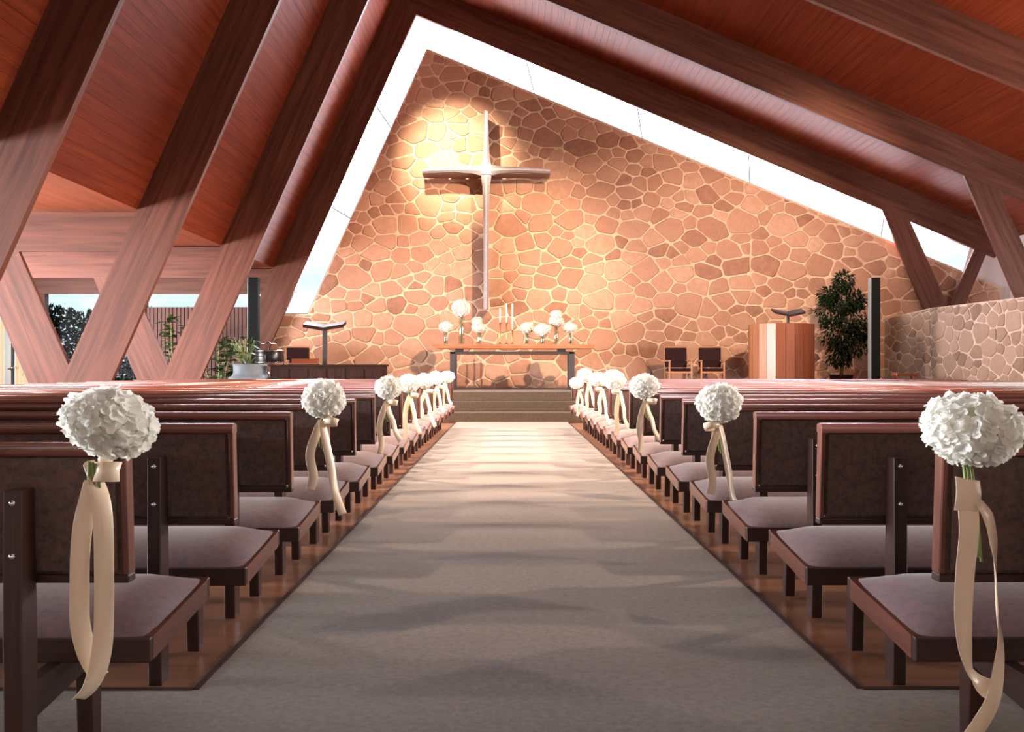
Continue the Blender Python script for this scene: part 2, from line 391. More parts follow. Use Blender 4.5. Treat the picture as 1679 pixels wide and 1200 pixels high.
def masonry(region, dens, rng, ax=1.25):
    xs = [p[0] for p in region]; ys = [p[1] for p in region]
    pts = []; tries = 0
    while tries < 22000:
        tries += 1
        p = (rng.uniform(min(xs)-.5, max(xs)+.5), rng.uniform(min(ys)-.4, max(ys)+.4))
        r = dens*rng.choice((.66, .85, 1.0, 1.15, 1.4))
        if all(((p[0]-q[0])/ax)**2 + (p[1]-q[1])**2 > (.5*(r+q[2]))**2 for q in pts): pts.append((p[0], p[1], r))
    cells = []
    for i, p in enumerate(pts):
        near = sorted((q for j, q in enumerate(pts) if j != i), key=lambda q: (q[0]-p[0])**2+(q[1]-p[1])**2)[:22]
        poly = [(p[0]-3, p[1]-3), (p[0]+3, p[1]-3), (p[0]+3, p[1]+3), (p[0]-3, p[1]+3)]
        for q in near:
            dx, dy = (q[0]-p[0])/ax**2, (q[1]-p[1])
            w = p[2]/(p[2]+q[2])
            poly = clip(poly, (p[0]+(q[0]-p[0])*w, p[1]+(q[1]-p[1])*w), (dx, dy))
            if len(poly) < 3: break
        if len(poly) >= 3: cells.append(poly)
    return cells
def inset(poly, d):
    c = pcen(poly); n = len(poly)
    a = sum(poly[i][0]*poly[(i+1)%n][1]-poly[(i+1)%n][0]*poly[i][1] for i in range(n))
    if a < 0: poly = poly[::-1]
    out = list(poly)
    for i in range(n):
        p, q = poly[i], poly[(i+1)%n]; dx, dy = q[0]-p[0], q[1]-p[1]; l = math.hypot(dx, dy)
        if l < 1e-6: continue
        nx, ny = dy/l, -dx/l
        out = clip(out, (p[0]-nx*d, p[1]-ny*d), (nx, ny))
        if len(out) < 3: return []
    return out
def chaikin(p, k=.22):
    o = []
    for i in range(len(p)):
        a, b_ = p[i], p[(i+1)%len(p)]
        o.append((a[0]+(b_[0]-a[0])*k, a[1]+(b_[1]-a[1])*k)); o.append((a[0]+(b_[0]-a[0])*(1-k), a[1]+(b_[1]-a[1])*(1-k)))
    return o
def dedupe(p, eps=.03):
    o = []
    for q in p:
        if not o or math.hypot(q[0]-o[-1][0], q[1]-o[-1][1]) > eps: o.append(q)
    if len(o) > 2 and math.hypot(o[0][0]-o[-1][0], o[0][1]-o[-1][1]) < eps: o.pop()
    return o
def stone_piece(mb, poly, rng, put, mortar=.014, base=.0, proud=(.010, .034)):
    """put(u,w,h) -> point, h = height out of the wall"""
    p = inset(dedupe(poly), mortar*rng.uniform(.7, 1.6))
    if len(p) < 3 or parea(p) < .004: return False
    p = chaikin(dedupe(p, .02), .13)
    p = [(x+rng.uniform(-.006, .006), y+rng.uniform(-.006, .006)) for x, y in p]
    c = pcen(p); h = rng.uniform(*proud); n = len(p)
    tone = rng.choice((.02, .14, .22, .27, .33, .38, .45, .52)) + rng.uniform(-.04, .04)
    tx, ty = rng.uniform(-.03, .03), rng.uniform(-.03, .03)
    vs = [put(x, y, base) for x, y in p]
    q = [(c[0]+(x-c[0])*.93, c[1]+(y-c[1])*.93) for x, y in p]
    vs += [put(x, y, h + tx*(x-c[0]) + ty*(y-c[1])) for x, y in q] + [put(c[0], c[1], h+.012)]
    fs = [(i, (i+1)%n, n+(i+1)%n, n+i) for i in range(n)] + [(n+i, n+(i+1)%n, 2*n) for i in range(n)]
    mb.add(vs, fs, False, tone); return True

rng = random.Random(11)
ZG = 2.333
A_ = (-2.017, 8.677)
def stone_top(x): return A_[1] + (x-A_[0])*(-.4145)
wall_poly = [(-5.95, 0), (11.75, 0), (11.75, stone_top(11.75)), A_, (-4.86, ZG), (-5.95, ZG)]
wl = sroot('wall_end')
MB().prism_y(wall_poly, YW, YW+.3).obj('mortar_backing', M['mortar'], wl)
cells = masonry(wall_poly, .29, rng, 1.35)
clipped = []
for p in cells:
    c = pcen(p)
    # clip to the sloping verge lines (the region left of the slit is handled by its own rectangle)
    q = clip(p, (11.72, 0), (1, 0)); q = clip(q, (0, .02), (0, -1)) if len(q) > 2 else []
    q = clip(q, (A_[0], A_[1]-.03), (.4145, 1)) if len(q) > 2 else []
    if len(q) < 3: continue
    ld = (A_[0]+4.86, A_[1]-ZG); ln = (-ld[1], ld[0])
    up = clip(clip(q, (0, ZG), (0, -1)), (-4.86, ZG), ln) if len(q) > 2 else []
    lo = clip(clip(q, (0, ZG-.02), (0, 1)), (-5.93, 0), (-1, 0))
    whole = clip(q, (-4.86, ZG), ln)
    if len(whole) > 2 and abs(parea(whole)-parea(q)) < 1e-6: clipped.append(q)
    else:
        if len(up) > 2: clipped.append(up)
        if len(lo) > 2: clipped.append(lo)
def vis(p):     # how large a stone shows: hidden low strip behind pews counts little
    c = pcen(p); a = parea(p)
    return a * (.05 if c[1] < .75 else 1) * (.1 if c[0] > 9.2 else 1)
clipped.sort(key=vis, reverse=True)
rest = MB(); ns = 0
putW = lambda u, w, h: (u, YW-h, w)
for p in clipped:
    mb = MB() if ns < 300 else rest
    if stone_piece(mb, p, rng, putW):
        if ns < 300: mb.obj('stone', M['stone'], wl)
        ns += 1
ro = rest.obj('small_stones', M['stone'], wl); ro['kind'] = 'stuff'
# low stone side wall by the pulpit
wr = sroot('wall_side_stone')
path = [(8.92, 22.70), (9.32, 21.1), (9.62, 17.8), (9.8, 13.2)]
for (x0, y0), (x1, y1) in zip(path[:-1], path[1:]):
    d = Vector((x1-x0, y1-y0, 0)); n = Vector((d.y, -d.x, 0)).normalized()
    if n.x > 0: n = -n
    ln_ = d.length
    HT = 2.40 if y0 < 22 else 2.40
    t_ = -n*.45
    ztop0 = 2.22 if y0 > 22 else 2.38; ztop1 = 2.38 if y0 > 22 else 2.38
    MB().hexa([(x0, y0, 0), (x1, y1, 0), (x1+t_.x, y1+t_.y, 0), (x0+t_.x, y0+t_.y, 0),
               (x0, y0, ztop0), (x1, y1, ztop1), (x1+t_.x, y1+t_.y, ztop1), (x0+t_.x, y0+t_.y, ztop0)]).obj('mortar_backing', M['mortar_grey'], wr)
    reg = [(0, .55), (ln_, .55), (ln_, ztop1+.02), (0, ztop0+.02)]
    sg = -1 if n.cross(d).z > 0 else 1
    put = (lambda o0, dd, nn: (lambda u, w, h: tuple(Vector(o0) + dd*u + nn*h + Vector((0, 0, w)))))((x0, y0, 0), d.normalized(), n)
    for p in masonry(reg, .25, rng, 1.3):
        q = p
        for a, b_ in (((0, 0), (-1, 0)), ((ln_, 0), (1, 0)), ((0, .5), (0, -1))): q = clip(q, a, b_) if len(q) > 2 else []
        q = clip(q, (0, ztop0), (-(ztop1-ztop0)/ln_, 1)) if len(q) > 2 else []
        if len(q) > 2:
            mb = MB()
            if stone_piece(mb, q, rng, put, .010, 0, (.006, .020)):
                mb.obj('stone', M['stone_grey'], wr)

# ------------------------------------------------------------------ gable glass strip
def strip_pane(mb, a, b_, c, d, y=YW+.06, t=.012): mb.prism_y([a, b_, c, d], y, y+t)
w1 = sroot('window_1')
rx, rz = ridge(DLi+.35, DRi+.35)
def lerp(p, q, t): return (p[0]+(q[0]-p[0])*t, p[1]+(q[1]-p[1])*t)
lo_in, lo_out = (-4.86, ZG), (left_x(DLi+.35, ZG), ZG)
apo = (rx, rz)
LT = [0, .36, .70, 1]
for i in range(3):
    a, b_ = LT[i]+.002, LT[i+1]-.002
    mb = MB(); strip_pane(mb, lerp(lo_in, A_, a), lerp(lo_in, A_, b_), lerp(lo_out, apo, b_), lerp(lo_out, apo, a)); mb.obj('pane', M['glass'], w1)
ri_in = (10.87, stone_top(10.87)); ri_out = (11.1, right_z(DRi+.35, 11.1))
RT = [0, .2, .4, .6, .845, 1]
for i in range(5):
    a, b_ = RT[i]+.0012, RT[i+1]-.0012
    mb = MB(); strip_pane(mb, lerp(A_, ri_in, a), lerp(A_, ri_in, b_), lerp(apo, ri_out, b_), lerp(apo, ri_out, a)); mb.obj('pane', M['glass'], w1)
fr = MB()
def bar2(mb, p, q, w, y0, y1):
    d = Vector((q[0]-p[0], q[1]-p[1])).normalized(); n = (-d.y*w/2, d.x*w/2)
    mb.prism_y([(p[0]+n[0], p[1]+n[1]), (q[0]+n[0], q[1]+n[1]), (q[0]-n[0], q[1]-n[1]), (p[0]-n[0], p[1]-n[1])], y0, y1)
for (p, q) in ((lo_in, A_), (A_, ri_in), (lo_in, lo_out)):
    mb = MB(); bar2(mb, p, q, .03, YW+.03, YW+.1); mb.obj('frame', M['frame_dark'], w1)
for t in (.36, .70):
    mb = MB(); bar2(mb, lerp(lo_in, A_, t), lerp(lo_out, apo, t), .022, YW+.055, YW+.08); mb.obj('joint', M['frame_dark'], w1)
for t in (.2, .4, .6, .845):
    mb = MB(); bar2(mb, lerp(A_, ri_in, t), lerp(apo, ri_out, t), .022, YW+.055, YW+.08); mb.obj('joint', M['frame_dark'], w1)
mb = MB(); bar2(mb, ri_in, lerp(ri_in, ri_out, 1), .09, YW+.02, YW+.09); mb.obj('end_frame', M['white_frame'], w1)

# ------------------------------------------------------------------ timber roof frames
RXI, RZI = ridge(DLi, DRi); RXC, RZC = ridge(DLc, DRc)
LDIR = (LN[1], LN[0])                       # upwards along left slope
EAVE_X = 12.0
def frame(y, idx, label, tie=True, legL=True):
    t = .10
    f = thing('timber_frame', label, 'roof frame', (0, 0, 0), 0, 'timber roof frames along the nave')
    y0, y1 = y, y+t
    # long steep beam down to the floor
    MB().prism_y([(left_x(DLi, 0), 0), (RXI, RZI), (RXC, RZC), (left_x(DLc, 0), 0)], y0, y1).obj('steep_beam', M['beam'], f, grain=(LN[1], 0, LN[0]))
    MB().prism_y([(RXI, RZI), (11.45, right_z(DRi, 11.45)), (11.75, right_z(DRc, 11.75)), (RXC, RZC)], y0, y1).obj('shallow_beam', M['beam'], f, grain=(RN[1], 0, -RN[0]))
    vx = left_x(DLc, 1.09)
    if legL:   # outward leaning leg of the V
        s = .4405; top = 3.42
        MB().prism_y([(vx-.03, 0), (vx+.30, 0), (vx, 1.09), (vx-(top-1.09)*s, top), (vx-(top-1.09)*s-.68, top), (vx-.42, .4)], y0+.006, y1-.006).obj('outer_leg', M['beam'], f, grain=(-.40, 0, .915))
    if tie:
        MB().prism_y([(-13.1, 2.79), (left_x(DLi+.1, 2.79), 2.79), (left_x(DLi+.1, 3.38), 3.38), (-13.1, 3.38)], y0+.004, y1-.03).obj('tie_beam', M['beam'], f, grain=(1, 0, 0))
    # the V under the shallow slope
    a = (8.70, right_z(DRi+.12, 8.70)); w = .66
    dx = (a[1]-0.0)*.432
    MB().prism_y([a, (a[0]+w, right_z(DRi+.12, a[0]+w)), (a[0]+w+dx*.84, .7), (a[0]+dx*.84, .7)], y0+.01, y1-.02).obj('inner_leg', M['beam'], f, grain=(.4, 0, -.915))
    MB().prism_y([(11.0, right_z(DRi+.1, 11.0)), (11.28, right_z(DRi+.1, 11.28)), (10.66, 2.35), (10.30, 2.35)], y0+.02, y1-.03).obj('prop', M['beam'], f, grain=(.45, 0, .9))
    return f
flab = ['varnished timber roof frame behind the view', 'varnished timber roof frame over the rear pews',
        'dark steep timber roof frame over the middle pews, first of the frames in view',
        'timber roof frame whose two thick legs make the wider V beside the pews',
        'timber roof frame whose legs make the narrower V by the planter',
        'timber roof frame framing the bright gable window']
for i, y in enumerate(FR):
    if i < 2: continue
    frame(y, i, flab[i], True, i < 5)

# ceilings : boards running from frame to frame
def boards(name, p0, p1, normal, mat, width, y0, y1, parent):
    mb = MB(); L_ = math.hypot(p1[0]-p0[0], p1[1]-p0[1]); n = max(1, int(L_/width)); d = ((p1[0]-p0[0])/L_, (p1[1]-p0[1])/L_)
    for i in range(n):
        a, b_ = i*L_/n+.0015, (i+1)*L_/n-.0015
        q = [(p0[0]+d[0]*a, p0[1]+d[1]*a), (p0[0]+d[0]*b_, p0[1]+d[1]*b_)]
        mb.prism_y([q[0], q[1], (q[1][0]+normal[0]*.03, q[1][1]+normal[1]*.03), (q[0][0]+normal[0]*.03, q[0][1]+normal[1]*.03)], y0, y1)
    mb2 = MB().prism_y([(p0[0]+normal[0]*.028, p0[1]+normal[1]*.028), (p1[0]+normal[0]*.028, p1[1]+normal[1]*.028),
                        (p1[0]+normal[0]*.2, p1[1]+normal[1]*.2), (p0[0]+normal[0]*.2, p0[1]+normal[1]*.2)], y0, y1)
    o = mb.obj('boards', mat, parent, grain=(0, 1, 0)); o['kind'] = 'stuff'
    mb2.obj('roof_deck', mat, parent, grain=(0, 1, 0))
cl = sroot('ceiling')
EZ = 3.42
ends = [-4.2] + FR[1:5] + [22.95]
for i in range(len(ends)-1):
    boards('b', (left_x(DLc, EZ), EZ), (RXC, RZC), (-LN[0], LN[1]), M['ceil'], .15, ends[i], ends[i+1], cl)
    boards('b', (RXC, RZC), (EAVE_X, right_z(DRc, EAVE_X)), RN, M['ceil'], .15, ends[i], ends[i+1], cl)
    boards('b', (-13.2, EZ), (left_x(DLc, EZ)-.0, EZ), (0, 1), M['soffit'], .2, ends[i], ends[i+1], cl)

# ------------------------------------------------------------------ outer walls
structure(MB().box(-13.2, 12.2, -4.35, -4.2, 0, 11).obj('wall_rear', M['plaster']))
ww = sroot('wall_west')
MB().box(-13.4, -13.2, -4.2, 22.95, 0, .6).obj('dado', M['plaster'], ww)
MB().box(-13.4, -13.2, -4.2, 22.95, 2.85, 3.6).obj('header', M['plaster'], ww)
MB().box(-13.4, -13.2, -4.2, .4, .6, 2.85).obj('pier', M['plaster'], ww)
MB().box(-13.4, -13.2, 17.6, 22.95, .6, 2.85).obj('pier', M['plaster'], ww)
structure(MB().box(12.0, 12.2, -4.2, 22.95, 0, 4.4).obj('wall_east', M['pale_wall'], grain=(0, 1, 0)))
structure(MB().box(10.95, 12.1, YW+.1, YW+.25, 0, 4.3).obj('wall_end_panel', M['pale_wall'], grain=(0, 0, 1)))
# end wall of the side aisle
wa = sroot('wall_aisle_end')
MB().box(-13.2, -5.6, YW+.05, YW+.25, 2.84, 3.6).obj('header', M['beam'], wa, grain=(1, 0, 0))
MB().box(-8.86, -8.74, YW+.0, YW+.2, 0, 2.84).obj('post', M['beam'], wa)
MB().box(-11.26, -11.14, YW+.0, YW+.2, 0, 2.84).obj('post', M['beam'], wa)
MB().box(-8.74, -5.9, YW+.1, YW+.22, 0, 2.50).obj('backing', M['wall_dark'], wa)
sl = MB()
x = -8.73
while x < -5.93:
    sl.box(x, x+.074, YW+.04, YW+.1, 0, 2.49); x += .092
so = sl.obj('slats', M['slat'], wa, grain=(0, 0, 1)); so['kind'] = 'stuff'
w2 = sroot('window_2')
MB().box(-8.74, -5.7, YW+.12, YW+.13, 2.50, 2.84).obj('pane', M['glass'], w2)
MB().box(-8.74, -5.7, YW+.08, YW+.16, 2.485, 2.51).obj('frame', M['frame_dark'], w2)
w3 = sroot('window_3')
MB().box(-11.14, -8.86, YW+.12, YW+.13, 0.05, 2.84).obj('pane', M['glass'], w3)
MB().box(-11.14, -8.86, YW+.06, YW+.16, 0, .06).obj('sill', M['frame_dark'], w3)
# glazed door with vertical blinds
d1 = sroot('door_1')
MB().box(-13.1, -12.08, YW+.12, YW+.13, .05, 2.6).obj('pane', M['glass'], d1)
MB().box(-11.93, -11.28, YW+.12, YW+.13, .05, 2.6).obj('pane', M['glass'], d1)
MB().box(-12.08, -11.93, YW-.02, YW+.14, 0, 2.15).obj('stile', M['spk_edge'], d1)
hd = MB().tube([(-11.96, YW-.02, 1.02), (-11.96, YW-.09, 1.02), (-11.80, YW-.09, 1.08)], .02, 8).obj('handle', M['chrome'], d1)
MB().box(-13.2, -11.26, YW+.05, YW+.25, 2.6, 2.86).obj('head', M['beam'], d1, grain=(1, 0, 0))
bl = MB(); x = -13.1
while x < -11.3:
    if not (-12.14 < x+.04 < -11.88):
        mt = Matrix.Translation((x+.045, YW+.06, 1.3)) @ Matrix.Rotation(.5, 4, 'Z')
        bl.box(-.036, .036, -.002, .002, -1.28, 1.28, mt)
    x += .088
bo = bl.obj('vertical_blind', M['blind']); tag(bo, 'cream vertical blind glowing in the glazed door beside the thick V post', 'blind')
structure(MB().box(-40, 40, 22.95, 60, -.3, -.05).obj('floor_outside', M['ground']))

# ------------------------------------------------------------------ pews
def cushion(x0, x1, y0, y1, z0, h, slope, nx=24, ny=8):
    vs = []; fs = []
    def blf(u): return max(0, 1-abs(2*u-1)**7)**.5
    us = [0, .003, .008, .014, .02, .028, .04, .07] + [i/10 for i in range(1, 10)] + [.93, .96, .972, .98, .986, .992, .997, 1]
    vv = [0, .03, .08, .18, .34, .5, .66, .82, .92, .97, 1]
    for u in us:
        for v in vv:
            du = min(u, 1-u)*(x1-x0); dv = min(v, 1-v)*(y1-y0)
            e_ = math.sin(PI/2*min(1, du/.15))**.8*math.sin(PI/2*min(1, dv/.17))**.8
            z = z0 + slope*v*(y1-y0) + h*e_ + .006*e_*math.sin(PI*v)
            vs.append((x0+(x1-x0)*u, y0+(y1-y0)*v, z))
    n = len(vv)
    for i in range(len(us)-1):
        for j in range(n-1): fs.append((i*n+j, (i+1)*n+j, (i+1)*n+j+1, i*n+j+1))
    m = MB().add(vs, fs, True)
    base = [(x0, y0, z0-.02), (x1, y0, z0-.02), (x1, y1, z0-.02+slope*(y1-y0)), (x0, y1, z0-.02+slope*(y1-y0))]
    return m
SUP = 'post leg brace'
def make_pew(name, label, Ln, side, bolts=True):
    """local x = 0 at the aisle end, running outwards; side = +1 or -1 gives the world direction"""
    t = thing(name, label, 'pew')
    S = lambda a, b_: (min(side*a, side*b_), max(side*a, side*b_))
    def sy(z): return .035 + (z-.52)*-.07
    # backrest : padded panel with wooden stiles
    def slab(x0, x1, z0, z1, f0, f1):
        a, b_ = S(x0, x1)
        return MB().hexa([(a, sy(z0)+f0, z0), (b_, sy(z0)+f0, z0), (b_, sy(z0)+f1, z0), (a, sy(z0)+f1, z0),
                          (a, sy(z1)+f0, z1), (b_, sy(z1)+f0, z1), (b_, sy(z1)+f1, z1), (a, sy(z1)+f1, z1)])
    slab(.016, Ln-.016, .538, .838, .003, .041).obj('backrest', M['back'], t, bevel=.012, seg=2)
    yr = sy(.85)+.022; a, b_ = S(0, Ln)
    prof = [(yr-.027, .832), (yr-.028, .850)] + [(yr-.028*math.cos(PI*i/10), .852+.011*math.sin(PI*i/10)) for i in range(1, 10)] + [(yr+.028, .850), (yr+.027, .832)]
    rl = MB().prism_x(prof, a, b_); rl.sm = [len(f) == 4 for f in rl.f]; rl.obj('top_rail', M['rail'], t)
    slab(0, Ln, .520, .540, 0, .044).obj('bottom_rail', M['pew_leg'], t, bevel=.003)
    for x0 in (0, Ln-.016): slab(x0, x0+.016, .540, .836, 0, .044).obj('end_stile', M['pew'], t, bevel=.003)
    # seat
    y0, y1 = .17, .665; z0, z1 = .345, .398; sl_ = (z1-z0)/(y1-y0)
    a, b_ = S(.01, Ln-.01)
    cushion(a, b_, y0+.008, y1-.008, z0-.002, .052, sl_).obj('seat_cushion', M['seat'], t)
    def sbeam(x0, x1, ya, yb):
        a, b_ = S(x0, x1); za, zb = z0+sl_*(ya-y0), z0+sl_*(yb-y0)
        return MB().hexa([(a, ya, za-.062), (b_, ya, za-.062), (b_, yb, zb-.062), (a, yb, zb-.062), (a, ya, za), (b_, ya, za), (b_, yb, zb), (a, yb, zb)])
    for ya in (y0, y1-.025): sbeam(0, Ln, ya, ya+.025).obj('seat_rail', M['pew_leg'], t, bevel=.003)
    sbeam(0, .025, y0+.025, y1-.025).obj('seat_end', M['pew'], t); sbeam(Ln-.025, Ln, y0+.025, y1-.025).obj('seat_end', M['pew'], t)
    a, b_ = S(.025, Ln-.025); za, zb = z0-.03, z0-.03+sl_*(y1-y0)
    MB().hexa([(a, y0+.025, za-.02), (b_, y0+.025, za-.02), (b_, y1-.025, zb-.02), (a, y1-.025, zb-.02),
               (a, y0+.025, za+.02), (b_, y0+.025, za+.02), (b_, y1-.025, zb+.02), (a, y1-.025, zb+.02)]).obj('seat_board', M['pew_leg'], t)
    # supports
    for x in (.243, Ln*.5, Ln-.30):
        a, b_ = S(x-.0225, x+.0225)
        # post : leans back with the backrest
        po = MB().add([(a, -.035, 0), (b_, -.035, 0), (b_, .035, 0), (a, .035, 0), (a, -.045, .40), (b_, -.045, .40), (b_, .035, .40), (a, .035, .40),
                  (a, sy(.75)-.062, .755), (b_, sy(.75)-.062, .755), (b_, sy(.75)-.002, .755), (a, sy(.75)-.002, .755)],
                 [(3,2,1,0), (0,1,5,4), (1,2,6,5), (2,3,7,6), (3,0,4,7), (4,5,9,8), (5,6,10,9), (6,7,11,10), (7,4,8,11), (8,9,10,11)])
        p_ = po.obj('post', M['pew_leg'], t, bevel=.003)
        if bolts:
            for zb_ in (.725, .60):
                yb_ = -.045 + (sy(.75)-.062+.045)*(zb_-.4)/.355
                MB().lathe([(0, -.004), (.006, -.003), (.008, 0), (.008, .006)], 0, 0, 10).obj('bolt', M['chrome'], p_)
                o = p_.children[-1]; o.location = (side*x, yb_-.0005, zb_); o.rotation_euler = (-PI/2, 0, 0)
        MB().hexa([(a, .345, 0), (b_, .345, 0), (b_, .395, 0), (a, .395, 0), (a, .325, .31), (b_, .325, .31), (b_, .40, .31), (a, .40, .31)]).obj('leg', M['pew_leg'], t, bevel=.003)
        MB().prism_x([(.036, .195), (.325, .225), (.325, .285), (.64, .318), (.64, .338), (.19, .285), (.036, .285)], a+.004, b_-.004).obj('brace', M['pew_leg'], t)
    return t
HALF = .987
def rowname(k): return ordinal(16-k)
SIDE = {1: 'on the pulpit side', -1: 'on the planter side'}
BQ = (-1, 2, 5, 7, 9, 11, 13)
def row_y(k): return 3.178 + .8436*k - (.05 if k == -1 else 0)
for side, Ln in ((1, 6.2), (-1, 4.98)):
    proto = make_pew('church_pew', 'x', Ln, side)
    for k in range(-1, 16):
        o = proto if k == -1 else copy_tree(proto)
        o.location = (side*HALF, row_y(k), 0 if k >= 0 else .006)
        lab = 'padded dark wooden pew, %s row from the steps %s' % (rowname(k), SIDE[side])
        if k == -1: lab = 'padded pew with the largest hydrangea bunch tied on it, %s' % SIDE[side]
        tag(o, lab, 'pew', 'pews ' + SIDE[side])

# ------------------------------------------------------------------ hydrangea bunches
def floret(mb, c, n, size, rng, tone):
    n = n.normalized(); u = n.cross(Vector((.3, .8, .52))).normalized(); w = n.cross(u)
    a0 = rng.uniform(0, PI)
    for k in range(4):
        a = a0 + k*PI/2 + rng.uniform(-.2, .2); d = u*math.cos(a) + w*math.sin(a); p = n.cross(d)
        L_ = size*rng.uniform(.85, 1.15); W_ = L_*rng.uniform(.42, .55); cup = L_*rng.uniform(.12, .5)
        v = [c + d*L_*.08, c + d*L_*.45 + p*W_ + n*cup*.45, c + d*L_*.95 + p*W_*.55 + n*cup, c + d*L_ + n*cup*.85,
             c + d*L_*.95 - p*W_*.55 + n*cup, c + d*L_*.45 - p*W_ + n*cup*.45, c + d*L_*.5 + n*cup*.15]
        mb.add(v, [(0,1,6), (1,2,6), (2,3,6), (3,4,6), (4,5,6), (5,0,6)], True, tone+rng.uniform(-.15, .15))
def hydrangea(name, rx, ry, rz, N, size, seed, lumps=True):
    rg = random.Random(seed); mb = MB(); g = PI*(3-5**.5)
    lob = [(Vector((rg.uniform(-1, 1), rg.uniform(-1, 1), rg.uniform(-.3, 1))).normalized(), rg.uniform(.05, .16)) for _ in range(7)]
    # inner core so that no gaps show
    prof = [(max(.0001, math.sin(PI*i/8))*rx*.80, -math.cos(PI*i/8)*rz*.78) for i in range(9)]
    core = MB(); core.lathe(prof, 0, 0, 14)
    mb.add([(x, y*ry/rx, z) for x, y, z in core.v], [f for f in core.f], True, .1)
    for i in range(N):
        z = 1-2*(i+.5)/N; r = math.sqrt(1-z*z); a = g*i + rg.uniform(-.2, .2)
        d = Vector((r*math.cos(a), r*math.sin(a), z))
        s = 1 + (sum(h*max(0, d.dot(l))**6 for l, h in lob) if lumps else 0) + rg.uniform(-.06, .05)
        nrm = (Vector((d.x/rx, d.y/ry, d.z/rz)).normalized() + Vector((rg.uniform(-.35, .35), rg.uniform(-.35, .35), rg.uniform(-.35, .35)))).normalized()
        floret(mb, Vector((d.x*rx*s, d.y*ry*s, d.z*rz*s))*.90, nrm, size, rg, .6)
    return mb.mesh(name, M['petal'])
heads = [hydrangea('hydrangea_head', .098, .092, .076, 210, .024, s) for s in (1, 2, 3)]

def ribbon_strip(name, pts, wid, parent, mat=None, thick=.0009, wv=None):
    """pts: (x, z, y, twist) ; strip of width wid turned by twist about its own run (0 = flat to the aisle view)"""
    P_ = [Vector((p[0], p[2], p[1])) for p in pts]; T_ = [p[3] for p in pts]
    # Catmull-Rom
    Q = []; Tq = []
    for i in range(len(P_)-1):
        p0, p1, p2, p3 = P_[max(i-1, 0)], P_[i], P_[i+1], P_[min(i+2, len(P_)-1)]
        for s in range(6):
            t = s/6
            Q.append(.5*((2*p1) + (p2-p0)*t + (2*p0-5*p1+4*p2-p3)*t*t + (3*p1-p0-3*p2+p3)*t**3)); Tq.append(T_[i]+(T_[i+1]-T_[i])*t)
    Q.append(P_[-1]); Tq.append(T_[-1])
    vs = []; fs = []
    for i, p in enumerate(Q):
        d = (Q[min(i+1, len(Q)-1)]-Q[max(i-1, 0)]).normalized()
        side_ = d.cross(Vector((0, 1, 0)))
        if side_.length < .2: side_ = Vector((1, 0, 0))
        side_.normalize()
        if wv is not None: side_ = Vector(wv).normalized()
        nn = side_.cross(d).normalized()
        w = (side_*math.cos(Tq[i]) + nn*math.sin(Tq[i]))*wid/2; cup = (nn*math.cos(Tq[i]) - side_*math.sin(Tq[i]))*wid*.08
        vs += [p-w, p+cup, p+w]
    for i in range(len(Q)-1):
        fs += [(3*i, 3*i+1, 3*i+4, 3*i+3), (3*i+1, 3*i+2, 3*i+5, 3*i+4)]
    o = MB().add(vs, fs, True).obj(name, mat or M['ribbon'], parent)
    md = o.modifiers.new('thickness', 'SOLIDIFY'); md.thickness = thick; md.offset = 0
    return o
def stems(parent, top, bot, n=3, r=.0035, dx=.012):
    mb = MB()
    for i in range(n):
        o_ = (i-(n-1)/2)*dx
        mb.tube([(top[0]+o_*.6, top[1], top[2]), ((top[0]+bot[0])/2+o_, (top[1]+bot[1])/2+.003*i, (top[2]+bot[2])/2), (bot[0]+o_*.8, bot[1]+.004*i, bot[2]-.012*i)], r, 6)
    o = mb.obj('stem', M['stem'], parent); return o
def pxy(px, py, Y): return (CX + (px-834)*Y/F, CH + (603-py)*Y/F)

